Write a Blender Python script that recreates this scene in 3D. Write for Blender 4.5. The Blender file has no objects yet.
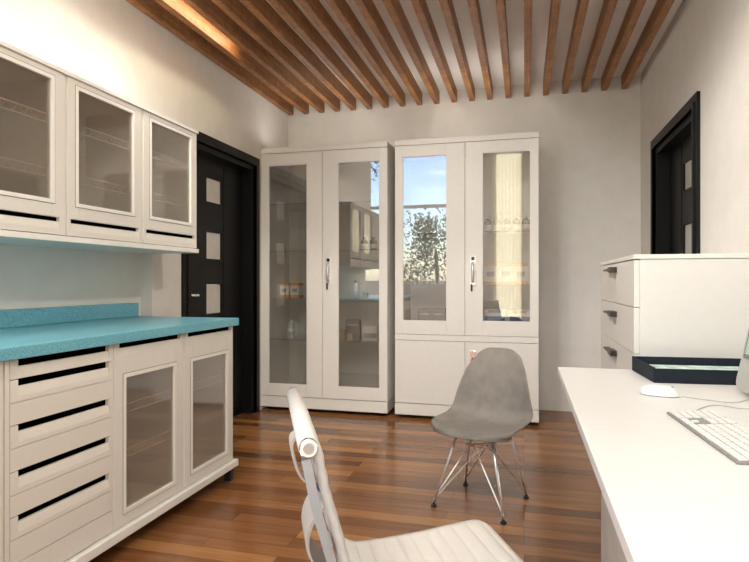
import bpy, bmesh, math, random
from mathutils import Vector, Matrix
random.seed(7)
PI = math.pi
S = bpy.context.scene
COL = S.collection

# ------------------------------------------------------------------ camera
cam = bpy.data.cameras.new('camera')
cam.sensor_fit = 'HORIZONTAL'; cam.sensor_width = 36.0
cam.lens = 36.0 * 572.0 / 749.0
cam.clip_start = 0.02; cam.clip_end = 300
camo = bpy.data.objects.new('camera', cam); COL.objects.link(camo)
camo.location = (0, 0, 1.10)
camo.rotation_euler = (PI/2, 0, math.atan(149.5/572.0))
S.camera = camo

# ------------------------------------------------------------------ world, sun, exposure
W = bpy.data.worlds.new('world'); S.world = W; W.use_nodes = True
wn = W.node_tree
bg = wn.nodes['Background']
sky = wn.nodes.new('ShaderNodeTexSky'); sky.sky_type = 'NISHITA'; sky.sun_disc = False
sky.sun_elevation = math.radians(50); sky.sun_rotation = math.radians(150); sky.ozone_density = 2.0
wn.links.new(sky.outputs[0], bg.inputs[0]); bg.inputs[1].default_value = 0.7

sl = bpy.data.lights.new('sun', 'SUN'); sl.energy = 15.0; sl.angle = math.radians(1.2); sl.color = (1, .95, .86)
so = bpy.data.objects.new('sun', sl); COL.objects.link(so)
so.location = (-3, -8, 10)
so.rotation_euler = Vector((0.25, 0.70, -0.66)).to_track_quat('-Z', 'Y').to_euler()

def area_light(name, loc, size, size_y, power, color=(1, .95, .89), rot=(0, 0, 0)):
    l = bpy.data.lights.new(name, 'AREA'); l.shape = 'RECTANGLE'; l.size = size; l.size_y = size_y
    l.energy = power; l.color = color
    o = bpy.data.objects.new(name, l); COL.objects.link(o); o.location = loc; o.rotation_euler = rot
    return o
LAMP_POWER = 60; SPOT = 70; UPL = 2.6; UPB = 2.0; CF_ = 4.484
area_light('added_panel_light', (-1.9, -.2, 3.93), 1.1, 0.55, LAMP_POWER)  # lamps of the unseen panels, added to light the room
area_light('added_panel_light', (0.0, -.2, 3.93), 1.1, 0.55, LAMP_POWER)

S.view_settings.view_transform = 'Standard'
S.view_settings.look = 'None'
S.view_settings.gamma = 1.0
S.view_settings.use_curve_mapping = False
S.view_settings.exposure = 0.10

# ------------------------------------------------------------------ materials
def nodes(name):
    m = bpy.data.materials.new(name); m.use_nodes = True
    nt = m.node_tree
    return m, nt, nt.nodes['Principled BSDF']

def N(nt, t, **kw):
    n = nt.nodes.new(t)
    for k, v in kw.items(): setattr(n, k, v)
    return n

def mat(name, col, rough=.5, metal=0.0, var=0.0, scale=40, bump=0.0, bscale=120, stretch=(1, 1, 1), spec=.5):
    m, nt, p = nodes(name)
    p.inputs['Base Color'].default_value = (*col, 1)
    p.inputs['Roughness'].default_value = rough
    p.inputs['Metallic'].default_value = metal
    p.inputs['Specular IOR Level'].default_value = spec
    if var or bump:
        tc = N(nt, 'ShaderNodeTexCoord'); mp = N(nt, 'ShaderNodeMapping')
        mp.inputs['Scale'].default_value = stretch
        nt.links.new(tc.outputs['Object'], mp.inputs['Vector'])
    if var:
        no = N(nt, 'ShaderNodeTexNoise'); no.inputs['Scale'].default_value = scale; no.inputs['Detail'].default_value = 5
        nt.links.new(mp.outputs[0], no.inputs['Vector'])
        cr = N(nt, 'ShaderNodeValToRGB')
        cr.color_ramp.elements[0].position = .3; cr.color_ramp.elements[1].position = .7
        cr.color_ramp.elements[0].color = (*[c*(1-var) for c in col], 1)
        cr.color_ramp.elements[1].color = (*[min(1, c*(1+var)) for c in col], 1)
        nt.links.new(no.outputs['Fac'], cr.inputs[0]); nt.links.new(cr.outputs[0], p.inputs['Base Color'])
    if bump:
        nb = N(nt, 'ShaderNodeTexNoise'); nb.inputs['Scale'].default_value = bscale; nb.inputs['Detail'].default_value = 4
        nt.links.new(mp.outputs[0], nb.inputs['Vector'])
        b = N(nt, 'ShaderNodeBump'); b.inputs['Strength'].default_value = bump; b.inputs['Distance'].default_value = .01
        nt.links.new(nb.outputs['Fac'], b.inputs['Height']); nt.links.new(b.outputs[0], p.inputs['Normal'])
    return m

def glass(name, tint, refl=.16, rough=0.01, haze=0, hcol=(.62, .585, .53)):
    m = bpy.data.materials.new(name); m.use_nodes = True; nt = m.node_tree
    nt.nodes.clear()
    out = N(nt, 'ShaderNodeOutputMaterial'); mix = N(nt, 'ShaderNodeMixShader')
    tr = N(nt, 'ShaderNodeBsdfTransparent'); gl = N(nt, 'ShaderNodeBsdfGlossy')
    tr.inputs[0].default_value = (*tint, 1); gl.inputs[0].default_value = (1, 1, 1, 1); gl.inputs['Roughness'].default_value = rough
    lw = N(nt, 'ShaderNodeLayerWeight'); lw.inputs['Blend'].default_value = .5
    pw = N(nt, 'ShaderNodeMath', operation='POWER'); pw.inputs[1].default_value = 4.5
    nt.links.new(lw.outputs['Facing'], pw.inputs[0])
    mr = N(nt, 'ShaderNodeMapRange'); mr.inputs['To Min'].default_value = refl; mr.inputs['To Max'].default_value = 1
    nt.links.new(pw.outputs[0], mr.inputs['Value'])
    hz = N(nt, 'ShaderNodeMixShader'); hz.inputs[0].default_value = haze
    df = N(nt, 'ShaderNodeBsdfDiffuse'); df.inputs[0].default_value = (*hcol, 1)
    nt.links.new(tr.outputs[0], hz.inputs[1]); nt.links.new(df.outputs[0], hz.inputs[2])
    nt.links.new(mr.outputs[0], mix.inputs[0]); nt.links.new(hz.outputs[0], mix.inputs[1]); nt.links.new(gl.outputs[0], mix.inputs[2])
    nt.links.new(mix.outputs[0], out.inputs[0])
    return m

def wood_floor():
    m, nt, p = nodes('floor_planks')
    tc = N(nt, 'ShaderNodeTexCoord')
    br = N(nt, 'ShaderNodeTexBrick')
    br.offset = .37; br.offset_frequency = 3
    br.inputs['Color1'].default_value = (0, 0, 0, 1); br.inputs['Color2'].default_value = (1, 1, 1, 1)
    br.inputs['Mortar'].default_value = (.5, .5, .5, 1)
    br.inputs['Scale'].default_value = 1.0; br.inputs['Mortar Size'].default_value = .0008
    br.inputs['Brick Width'].default_value = .95; br.inputs['Row Height'].default_value = .088
    nt.links.new(tc.outputs['Object'], br.inputs['Vector'])
    mp = N(nt, 'ShaderNodeMapping'); mp.inputs['Scale'].default_value = (1.3, 16, 1)
    nt.links.new(tc.outputs['Object'], mp.inputs['Vector'])
    # shift the grain per plank
    vm = N(nt, 'ShaderNodeVectorMath', operation='MULTIPLY_ADD')
    vm.inputs[1].default_value = (7, 5, 3)
    nt.links.new(br.outputs['Color'], vm.inputs[0]); nt.links.new(mp.outputs[0], vm.inputs[2])
    no = N(nt, 'ShaderNodeTexNoise'); no.inputs['Scale'].default_value = 2.2; no.inputs['Detail'].default_value = 7; no.inputs['Distortion'].default_value = .6
    nt.links.new(vm.outputs[0], no.inputs['Vector'])
    mx = N(nt, 'ShaderNodeMath', operation='MULTIPLY_ADD'); mx.inputs[1].default_value = .55
    m2 = N(nt, 'ShaderNodeMath', operation='MULTIPLY'); m2.inputs[1].default_value = .55
    nt.links.new(no.outputs['Fac'], m2.inputs[0])
    sep = N(nt, 'ShaderNodeSeparateColor'); nt.links.new(br.outputs['Color'], sep.inputs[0])
    nt.links.new(sep.outputs[0], mx.inputs[0]); nt.links.new(m2.outputs[0], mx.inputs[2])
    cr = N(nt, 'ShaderNodeValToRGB'); e = cr.color_ramp.elements
    e[0].position = .12; e[0].color = (.100, .040, .016, 1)
    e[1].position = .95; e[1].color = (.40, .19, .066, 1)
    x = e.new(.38); x.color = (.155, .061, .021, 1)
    x = e.new(.65); x.color = (.25, .106, .037, 1)
    nt.links.new(mx.outputs[0], cr.inputs[0])
    seam = N(nt, 'ShaderNodeMixRGB'); seam.inputs[2].default_value = (.03, .012, .006, 1)
    nt.links.new(br.outputs['Fac'], seam.inputs[0]); nt.links.new(cr.outputs[0], seam.inputs[1])
    nt.links.new(seam.outputs[0], p.inputs['Base Color'])
    p.inputs['Roughness'].default_value = .22
    p.inputs['Specular IOR Level'].default_value = .45
    bp = N(nt, 'ShaderNodeBump'); bp.inputs['Strength'].default_value = .12; bp.inputs['Distance'].default_value = .004
    nt.links.new(no.outputs['Fac'], bp.inputs['Height']); nt.links.new(bp.outputs[0], p.inputs['Normal'])
    return m

def wood_beam():
    m, nt, p = nodes('slat_wood')
    tc = N(nt, 'ShaderNodeTexCoord'); mp = N(nt, 'ShaderNodeMapping'); mp.inputs['Scale'].default_value = (30, 1.6, 30)
    nt.links.new(tc.outputs['Object'], mp.inputs['Vector'])
    no = N(nt, 'ShaderNodeTexNoise'); no.inputs['Scale'].default_value = 2.0; no.inputs['Detail'].default_value = 6; no.inputs['Distortion'].default_value = 1.2
    nt.links.new(mp.outputs[0], no.inputs['Vector'])
    n2 = N(nt, 'ShaderNodeTexNoise'); n2.inputs['Scale'].default_value = 22; n2.inputs['Detail'].default_value = 3
    nt.links.new(tc.outputs['Object'], n2.inputs['Vector'])
    ad = N(nt, 'ShaderNodeMath', operation='MULTIPLY_ADD'); ad.inputs[1].default_value = .35
    nt.links.new(n2.outputs['Fac'], ad.inputs[0]); 
    m2 = N(nt, 'ShaderNodeMath', operation='MULTIPLY'); m2.inputs[1].default_value = .65
    nt.links.new(no.outputs['Fac'], m2.inputs[0]); nt.links.new(m2.outputs[0], ad.inputs[2])
    cr = N(nt, 'ShaderNodeValToRGB'); e = cr.color_ramp.elements
    e[0].position = .30; e[0].color = (.135, .052, .018, 1)
    e[1].position = .70; e[1].color = (.50, .235, .082, 1)
    x = e.new(.5); x.color = (.30, .130, .043, 1)
    nt.links.new(ad.outputs[0], cr.inputs[0]); nt.links.new(cr.outputs[0], p.inputs['Base Color'])
    p.inputs['Roughness'].default_value = .5
    return m

def speckle(name, base, dark, light):
    m, nt, p = nodes(name)
    tc = N(nt, 'ShaderNodeTexCoord')
    vo = N(nt, 'ShaderNodeTexNoise'); vo.inputs['Scale'].default_value = 170; vo.inputs['Detail'].default_value = 3
    nt.links.new(tc.outputs['Object'], vo.inputs['Vector'])
    cr = N(nt, 'ShaderNodeValToRGB'); e = cr.color_ramp.elements
    e[0].position = .33; e[0].color = (*dark, 1); e[1].position = .68; e[1].color = (*light, 1)
    x = e.new(.46); x.color = (*base, 1); x = e.new(.56); x.color = (*base, 1)
    nt.links.new(vo.outputs['Fac'], cr.inputs[0]); nt.links.new(cr.outputs[0], p.inputs['Base Color'])
    p.inputs['Roughness'].default_value = .32
    return m

def emis(name, col, s):
    m, nt, p = nodes(name)
    p.inputs['Base Color'].default_value = (*col, 1)
    p.inputs['Emission Color'].default_value = (*col, 1); p.inputs['Emission Strength'].default_value = s
    return m

M = {}
M['wall'] = mat('wall_plaster', (.745, .715, .665), .85, var=.03, scale=9, bump=.10, bscale=90)
M['ceil'] = mat('ceiling_paint', (.90, .88, .84), .9, var=.02, scale=6, bump=.05)
M['floor'] = wood_floor()
M['beam'] = wood_beam()
M['cab'] = mat('cabinet_lacquer', (.71, .675, .62), .42, var=.018, scale=25, bump=.015, bscale=200)
M['carcass'] = mat('white_carcass', (.82, .785, .73), .5, var=.015, scale=25)
M['oak'] = mat('pale_painted_oak', (.66, .622, .56), .5, var=.035, scale=18, bump=.03, bscale=60, stretch=(3, 3, 22))
M['oakl'] = mat('pale_cabinet_trim', (.74, .71, .655), .45, var=.02, scale=30)
M['inner'] = mat('cabinet_interior', (.80, .76, .70), .6, var=.03, scale=14)
M['black'] = mat('black_recess', (.0015, .0015, .0015), 1.0, spec=0.0)
M['gap'] = mat('dark_gasket', (.17, .15, .125), .8)
M['shell'] = mat('silver_painted_shell', (.50, .475, .43), .4, var=.02)
M['bezel'] = mat('grey_bezel', (.14, .145, .14), .35)
M['blackp'] = mat('black_plastic', (.012, .012, .013), .35)
M['door'] = mat('black_stained_door', (.0055, .005, .0047), .45, var=.3, scale=30, stretch=(12, 12, 1), spec=.22)
M['frost'] = mat('frosted_glass', (.58, .55, .49), .25, var=.04, scale=20)
M['counter'] = speckle('teal_speckled_worktop', (.135, .385, .47), (.075, .275, .355), (.215, .49, .57))
M['glass'] = glass('cabinet_glass', (.87, .865, .85), .13, .01, .02)
M['smoke'] = glass('smoked_glass', (.80, .765, .715), .14, .07, .08)
M['win'] = glass('window_glass', (.98, .985, .985), .03)
M['shelf'] = glass('glass_shelf', (.93, .95, .94), .05)
M['chrome'] = mat('chrome', (.82, .82, .82), .12, 1.0)
M['rod'] = mat('bright_wire_metal', (.88, .86, .83), .28, .75)
M['alu'] = mat('brushed_aluminium', (.62, .62, .62), .32, 1.0, var=.05, scale=60)
M['gun'] = mat('dark_bronze_metal', (.055, .045, .038), .4, .6, var=.1, scale=40)
M['felt'] = mat('grey_felt', (.195, .176, .153), .95, var=.14, scale=16, bump=.15, bscale=260)
M['leather'] = mat('off_white_leather', (.62, .595, .56), .5, var=.02, scale=30, bump=.05, bscale=300)
M['desk'] = mat('bleached_oak_desktop', (.75, .735, .70), .4, var=.03, scale=6, bump=.03, bscale=20, stretch=(2, 16, 8))
M['deskleg'] = mat('grey_oak_panel', (.42, .385, .335), .55, var=.10, scale=6, bump=.05, bscale=20, stretch=(10, 2, 2))
M['navy'] = mat('navy_woven_cloth', (.006, .011, .019), .9, var=.55, scale=60, stretch=(6, 6, .5), bump=.3, bscale=150)
M['paper'] = mat('pale_green_paper', (.50, .64, .58), .7, var=.32, scale=26)
M['white'] = mat('white_plastic', (.80, .78, .74), .3)
M['rail'] = mat('sky_toned_rail', (.44, .47, .50), .28, .35)  # blue-grey base stands in for the sky reflected in the rail
M['case'] = mat('grey_keyboard_case', (.27, .255, .23), .5)
M['cable'] = mat('grey_cable', (.42, .40, .37), .5)
M['key'] = mat('white_keycap', (.83, .81, .77), .45)
M['wire'] = mat('white_wire', (.86, .84, .80), .4)
M['amber'] = mat('brown_bottle_glass', (.035, .018, .010), .15)
M['clear'] = mat('pale_bottle_plastic', (.62, .66, .70), .25)
M['cap'] = mat('white_cap', (.78, .76, .72), .4)
M['label'] = mat('paper_label', (.74, .73, .70), .6, var=.10, scale=160)
M['orange'] = mat('orange_carton', (.72, .28, .05), .55)
M['carton'] = mat('white_carton', (.74, .71, .66), .6, var=.05, scale=60)
M['greyc'] = mat('grey_brown_carton', (.23, .20, .17), .6, var=.06, scale=50)
M['tan'] = mat('tan_carton', (.55, .42, .24), .6, var=.06, scale=60)
M['blue'] = mat('blue_print', (.045, .13, .30), .5, var=.4, scale=120)
M['print'] = mat('grey_print', (.33, .32, .33), .6, var=.35, scale=140)
M['screen'] = emis('green_desktop_screen', (.30, .42, .32), .35)
M['frame'] = mat('window_frame_paint', (.60, .58, .54), .4)
M['leaf'] = mat('tree_leaves', (.035, .07, .010), .9, var=.5, scale=3)
M['bark'] = mat('tree_bark', (.10, .07, .045), .9, var=.3, scale=20)
M['ground'] = mat('lawn_ground', (.34, .33, .27), .95, var=.2, scale=4)
M['led'] = emis('warm_led_strip', (1.0, .88, .58), 30.0)
M['lamp'] = emis('added_lamp_diffuser', (1.0, .95, .88), 3.0)  # glow of the added, unseen lamps only

def blind_mat():
    m = bpy.data.materials.new('cream_sheer_cloth'); m.use_nodes = True; nt = m.node_tree; nt.nodes.clear()
    out = N(nt, 'ShaderNodeOutputMaterial'); mix = N(nt, 'ShaderNodeMixShader'); mix.inputs[0].default_value = .85
    d = N(nt, 'ShaderNodeBsdfDiffuse'); t = N(nt, 'ShaderNodeBsdfTranslucent')
    d.inputs[0].default_value = (.80, .72, .54, 1); t.inputs[0].default_value = (.86, .76, .54, 1)
    nt.links.new(d.outputs[0], mix.inputs[1]); nt.links.new(t.outputs[0], mix.inputs[2]); nt.links.new(mix.outputs[0], out.inputs[0])
    return m
M['blind'] = blind_mat()

# ------------------------------------------------------------------ mesh helpers
class MB:
    def __init__(s): s.bm = bmesh.new()
    def box(s, x0, x1, y0, y1, z0, z1):
        v = [s.bm.verts.new(p) for p in ((x0,y0,z0),(x1,y0,z0),(x1,y1,z0),(x0,y1,z0),(x0,y0,z1),(x1,y0,z1),(x1,y1,z1),(x0,y1,z1))]
        for f in ((3,2,1,0),(4,5,6,7),(0,1,5,4),(1,2,6,5),(2,3,7,6),(3,0,4,7)): s.bm.faces.new([v[i] for i in f])
        return s
    def prism(s, poly, axis, a, b):
        # poly: list of 2D points; axis: extrusion axis
        def P(p, t):
            if axis == 'x': return (t, p[0], p[1])
            if axis == 'y': return (p[0], t, p[1])
            return (p[0], p[1], t)
        A = [s.bm.verts.new(P(p, a)) for p in poly]; B = [s.bm.verts.new(P(p, b)) for p in poly]
        n = len(poly)
        s.bm.faces.new(A[::-1]); s.bm.faces.new(B)
        for i in range(n): s.bm.faces.new((A[i], A[(i+1) % n], B[(i+1) % n], B[i]))
        return s
    def ring(s, x0, x1, z0, z1, wl, wr, wb, wt, y0, y1):
        # a rectangular frame lying in the xz plane
        s.box(x0, x0+wl, y0, y1, z0, z1); s.box(x1-wr, x1, y0, y1, z0, z1)
        s.box(x0+wl, x1-wr, y0, y1, z0, z0+wb); s.box(x0+wl, x1-wr, y0, y1, z1-wt, z1)
        return s
    def tube(s, pts, r, n=8, cap=True):
        pts = [Vector(p) for p in pts]; rings = []
        up = None
        for i, p in enumerate(pts):
            t = ((pts[min(i+1, len(pts)-1)] - pts[max(i-1, 0)])).normalized()
            if up is None:
                up = t.orthogonal().normalized()
            else:
                up = (up - t*up.dot(t))
                up = up.normalized() if up.length > 1e-6 else t.orthogonal().normalized()
            w = t.cross(up)
            rr = r[i] if isinstance(r, (list, tuple)) else r
            rings.append([s.bm.verts.new(p + up*math.cos(2*PI*k/n)*rr + w*math.sin(2*PI*k/n)*rr) for k in range(n)])
        for a, b in zip(rings, rings[1:]):
            for k in range(n): s.bm.faces.new((a[k], a[(k+1) % n], b[(k+1) % n], b[k]))
        if cap:
            s.bm.faces.new(rings[0][::-1]); s.bm.faces.new(rings[-1])
        return s
    def lathe(s, prof, cx=0, cy=0, z0=0, n=20):
        rings = []
        for r, z in prof:
            rings.append([s.bm.verts.new((cx + r*math.cos(2*PI*k/n), cy + r*math.sin(2*PI*k/n), z0+z)) for k in range(n)])
        for a, b in zip(rings, rings[1:]):
            for k in range(n): s.bm.faces.new((a[k], a[(k+1) % n], b[(k+1) % n], b[k]))
        s.bm.faces.new(rings[0][::-1]); s.bm.faces.new(rings[-1])
        return s
    def grid(s, rows, close=False):
        V = [[s.bm.verts.new(p) for p in row] for row in rows]
        for a, b in zip(V, V[1:]):
            for k in range(len(a)-1): s.bm.faces.new((a[k], a[k+1], b[k+1], b[k]))
        return s
    def build(s, name, m, parent=None, loc=None, bevel=0, smooth=False, kind=None):
        bmesh.ops.recalc_face_normals(s.bm, faces=s.bm.faces)
        me = bpy.data.meshes.new(name); s.bm.to_mesh(me); s.bm.free()
        me.materials.append(m)
        if smooth:
            for p in me.polygons: p.use_smooth = True
        o = bpy.data.objects.new(name, me); COL.objects.link(o)
        if parent: o.parent = parent
        if loc: o.location = loc
        if bevel:
            b = o.modifiers.new('bevel', 'BEVEL'); b.width = bevel; b.segments = 2; b.limit_method = 'ANGLE'
        if kind: o['kind'] = kind
        return o

def tag(o, label, cat, group=None):
    o['label'] = label; o['category'] = cat
    if group: o['group'] = group
    return o
def empty(name, loc, rz=0, label=None, cat=None, group=None):
    o = bpy.data.objects.new(name, None); COL.objects.link(o)
    o.location = loc; o.rotation_euler = (0, 0, rz); o.empty_display_size = .1
    if label: tag(o, label, cat, group)
    return o
def struct(o):
    o['kind'] = 'structure'; return o
def copy_tree(o, parent=None):
    c = o.copy(); COL.objects.link(c)
    if parent: c.parent = parent
    for ch in list(o.children): copy_tree(ch, c)
    return c
def catmull(pts, n):
    P = [Vector(p) for p in pts]; P = [2*P[0]-P[1]] + P + [2*P[-1]-P[-2]]
    out = []; seg = len(P)-3
    for i in range(n+1):
        t = i/n*seg; k = min(int(t), seg-1); u = t-k
        a, b, c, d = P[k:k+4]
        out.append(.5*((2*b) + (c-a)*u + (2*a-5*b+4*c-d)*u*u + (3*b-a-3*c+d)*u**3))
    return out

# ------------------------------------------------------------------ room
XL, XR, YB, YR = -2.18, 0.925, 5.08, -3.0
XW, YJ = -3.8, 0.86                     # the room widens to the left behind the worktop
HC, HH = 2.79, 4.00
NX, NY, NZ = -2.262, 3.013, 1.265       # shallow recess behind the worktop
LD0, LD1, RD0, RD1, DH = 3.385, 4.365, 3.515, 4.55, 2.065   # door openings

struct(MB().box(XW-.2, XR+.3, YR-.12, YB+.12, -.08, 0).build('floor', M['floor']))
b = MB()
b.box(XL, XR, 2.0, YB, HC, HC+.08)
b.box(XL, XR, 1.92, 2.0, HC, HH)
b.box(XL, XR, YJ, 2.0, HH, HH+.08); b.box(XW, XR, YR, YJ, HH, HH+.08)
struct(b.build('ceiling', M['ceil']))
b = MB()
b.box(-2.40, XL, YJ, NY, NZ, HH+.08)
b.box(XW, -2.40, YJ, YJ+.2, 0, HH+.08)
b.box(XW-.2, XW, YR-.12, -2.7, 0, HH+.08); b.box(XW-.2, XW, .3, YJ+.2, 0, HH+.08)
b.box(XW-.2, XW, -2.7, .3, 0, 1.06); b.box(XW-.2, XW, -2.7, .3, 3.86, HH+.08)
b.box(-2.40, NX, YJ, NY, 0, NZ)
b.box(-2.40, XL, NY, LD0, 0, HH+.08)
b.box(-2.40, XL, LD0, LD1, DH, HH+.08)
b.box(-2.40, XL, LD1, YB+.12, 0, HH+.08)
struct(b.build('wall_left', M['wall']))
struct(MB().box(XL, XR, YB, YB+.12, 0, HH+.08).build('wall_back', M['wall']))
b = MB()
b.box(XR, XR+.2, YR-.12, RD0, 0, HH+.08)
b.box(XR, XR+.2, RD0, RD1, DH, HH+.08)
b.box(XR, XR+.2, RD1, YB+.12, 0, HH+.08)
struct(b.build('wall_right', M['wall']))
# rear wall with a wide window and a narrow one
WA0, WA1, WB0, WB1, WZ0, WZ1 = -3.70, -1.52, -.64, -.03, 1.06, 3.86
b = MB(); y0, y1 = YR-.12, YR
b.box(XW, WA0, y0, y1, 0, HH+.08)
b.box(WA0, WA1, y0, y1, 0, WZ0); b.box(WA0, WA1, y0, y1, WZ1, HH+.08)
b.box(WA1, WB0, y0, y1, 0, HH+.08)
b.box(WB0, WB1, y0, y1, 0, .35); b.box(WB0, WB1, y0, y1, WZ1, HH+.08)
b.box(WB1, .15, y0, y1, 0, HH+.08); b.box(.85, XR, y0, y1, 0, HH+.08)
b.box(.15, .85, y0, y1, 0, .35); b.box(.15, .85, y0, y1, WZ1, HH+.08)
struct(b.build('wall_rear', M['wall']))

def window(name, x0, x1, z0, z1, mull, trans):
    yc = YR-.07
    o = struct(MB().ring(x0, x1, z0, z1, .045, .045, .045, .045, yc-.03, yc+.03).build(name, M['frame']))
    for i, mx in enumerate(mull): MB().box(mx-.02, mx+.02, yc-.025, yc+.025, z0+.045, z1-.045).build('mullion', M['frame'], o)
    for tz in trans: MB().box(x0+.045, x1-.045, yc-.024, yc+.024, tz-.035, tz+.035).build('transom', M['frame'], o)
    MB().box(x0+.045, x1-.045, yc-.004, yc+.004, z0+.045, z1-.045).build('pane', M['win'], o)
    return o
window('window_1', WA0, WA1, WZ0, WZ1, [], [2.69])
window('window_2', WB0, WB1, .35, WZ1, [], [])
window('added_window_3', .15, .85, .35, WZ1, [], [2.2])  # unseen window, added to let in more daylight
w4 = window('added_window_4', -1.5, 1.5, 1.06, 3.86, [-.5, .5], [2.69])  # unseen side window, added to throw more light on the right wall
w4.rotation_euler = (0, 0, -PI/2); w4.location = (XW-.07-(YR-.07), -1.2, 0)
w4.location = (XW-.07+3.07, -1.2, 0)
# cream cloth blind over the narrow window
bl = empty('roller_blind', (0, 0, 0), 0, 'cream roller blind hanging over the narrow rear window, seen reflected in cabinet glass', 'blind')
rows = []
for i in range(2):
    z = (.30, 3.84)[i]
    rows.append([(WB0-.01+(WB1-WB0+.02)*k/60, YR+.03+.003*math.sin(k*.9), z) for k in range(61)])
MB().grid(rows).build('blind_cloth', M['blind'], bl, smooth=True)
MB().tube([(WB0-.02, YR+.035, 3.86), (WB1+.02, YR+.035, 3.86)], .022, 14).build('roller', M['frame'], bl)
MB().box(WB0-.01, WB1+.01, YR+.02, YR+.045, .27, .30).build('bottom_bar', M['frame'], bl)

def door(name, x_face, out, y0, y1, label_handle_y, hand):
    # x_face: wall plane, out: +1 when the wall lies towards +x
    xl = x_face + out*.085
    def bx(m, a, bb, *r): return m.box(min(a, bb), max(a, bb), *r)
    leaf = MB(); yl0, yl1 = y0+.05, y1-.05
    panes = [(1.690, 1.868), (1.266, 1.466), (.856, 1.074)]
    py0, py1 = hand
    # leaf with three openings
    bx(leaf, xl, xl+out*.04, yl0, py0, .008, DH-.05); bx(leaf, xl, xl+out*.04, py1, yl1, .008, DH-.05)
    zz = .008
    for a, c in sorted(panes):
        bx(leaf, xl, xl+out*.04, py0, py1, zz, a); zz = c
    bx(leaf, xl, xl+out*.04, py0, py1, zz, DH-.05)
    # shallow vertical grooves as raised stiles
    bx(leaf, xl-out*.004, xl, yl0+.01, yl0+.20, .03, DH-.07)
    bx(leaf, xl-out*.004, xl, py1+.03, yl1-.05, .03, DH-.07)
    o = struct(leaf.build(name, M['door']))
    for a, c in panes:
        g = MB(); bx(g, xl+out*.012, xl+out*.024, py0+.001, py1-.001, a+.001, c-.001); g.build('pane', M['frost'], o)
    fr = MB()
    # jamb lining
    bx(fr, x_face-out*.001, x_face+out*.15, y0, y0+.048, 0, DH); bx(fr, x_face-out*.001, x_face+out*.15, y1-.048, y1, 0, DH)
    bx(fr, x_face-out*.001, x_face+out*.15, y0+.048, y1-.048, DH-.048, DH)
    # architrave on the wall face, two steps
    for w, t, k in ((.07, .018, 0), (.025, .026, 0.045)):
        bx(fr, x_face-out*t, x_face-out*.001, y0-.07+k, y0-.07+k+w, 0, DH+.065-k)
        bx(fr, x_face-out*t, x_face-out*.001, y1+.07-k-w, y1+.07-k, 0, DH+.065-k)
        bx(fr, x_face-out*t, x_face-out*.001, y0-.07+k+w, y1+.07-k-w, DH+.065-k-w, DH+.065-k)
    fr.build('door_frame', M['door'], o)
    h = MB(); hy = label_handle_y
    bx(h, xl-out*.012, xl-out*.0045, hy, hy+.05, .975, 1.03)
    h.tube([(xl-out*.010, hy+.025, 1.003), (xl-out*.045, hy+.025, 1.003), (xl-out*.05, hy+.04, 1.003), (xl-out*.05, hy+.135, 1.0)], .011, 10)
    h.build('door_handle', M['chrome'], o, bevel=.002)
    return o
door('door_1', XL, -1, LD0, LD1, 3.44, (3.768, 3.985))
door('door_2', XR, +1, RD0, RD1, 4.36, (3.82, 4.14))

# ------------------------------------------------------------------ ceiling slats
ORD = ['first','second','third','fourth','fifth','sixth','seventh','eighth','ninth','tenth','eleventh','twelfth','thirteenth','fourteenth','fifteenth','sixteenth','seventeenth','eighteenth','nineteenth','twentieth']
slat = None
for i in range(20):
    x1 = -2.123 + .155*i
    if slat is None:
        slat = MB().box(-.046, 0, -1.538, 1.538, -.11, 0).build('ceiling_slat', M['beam'], bevel=.0015)
        o = slat
    else:
        o = slat.copy(); COL.objects.link(o)
    o.location = (x1, 3.54, HC-.0005)
    if i == 0: lab = 'brown wooden ceiling slat running right along the left wall'
    elif i == 19: lab = 'last brown wooden ceiling slat, nearest the right wall'
    else: lab = '%s brown wooden ceiling slat counting from the left wall' % ORD[i]
    tag(o, lab, 'ceiling slat', 'wooden ceiling slats')
# warm light strips hidden in the first gaps
for k, (gx, lab) in enumerate(((-1.885, 'warm light strip hidden between the second and third ceiling slats'),)):
    e = empty('light_strip', (gx, 2.95, HC), 0, lab, 'light')
    L = .70
    MB().box(-.018, .018, -L, L, -.010, -.001).build('channel', M['alu'], e)
    MB().box(-.014, .014, -L+.01, L-.01, -.014, -.0105).build('diffuser', M['led'], e)
# unseen lighting track added as fill by the slatted ceiling, heads turned into the room
tk = empty('added_track_light', (0, 1.86, 2.83), 0, 'unseen added fill lighting track with spot heads on the front edge of the slatted ceiling', 'light')
MB().box(-2.05, .80, -.018, .018, .02, .055).build('track', M['blackp'], tk)
def head(x, target, power, cone=95):
    p = Vector((x, 0, -.05)); d = (Vector(target)-(Vector((0, 1.86, 2.83))+p)).normalized()
    h = MB().tube([p-d*.06, p+d*.02], .042, 18).build('added_spot_head', M['blackp'], tk)
    MB().tube([(x, 0, .02), p-d*.02], .008, 8).build('arm', M['blackp'], h)
    MB().tube([p+d*.0205, p+d*.024], .038, 18).build('lens', M['lamp'], h)
    l = bpy.data.lights.new('spot', 'SPOT'); l.energy = power; l.color = (1, .94, .86); l.shadow_soft_size = .05
    l.spot_size = math.radians(cone); l.spot_blend = .8
    o = bpy.data.objects.new('added_spot_lamp', l); COL.objects.link(o); o.parent = tk
    o.location = p+d*.05; o.rotation_euler = d.to_track_quat('-Z', 'Y').to_euler()
head(-1.5, (-1.5, 4.9, 1.0), SPOT)
head(-.7, (-.7, 4.9, 1.0), SPOT)
head(.05, (.1, 4.9, 1.0), SPOT)
head(.55, (-1.7, 2.3, .9), SPOT*.8)
head(.70, (-1.7, 3.2, 1.2), SPOT*.5)
head(-1.1, (.9, 3.0, 1.9), SPOT*1.5)
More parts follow.
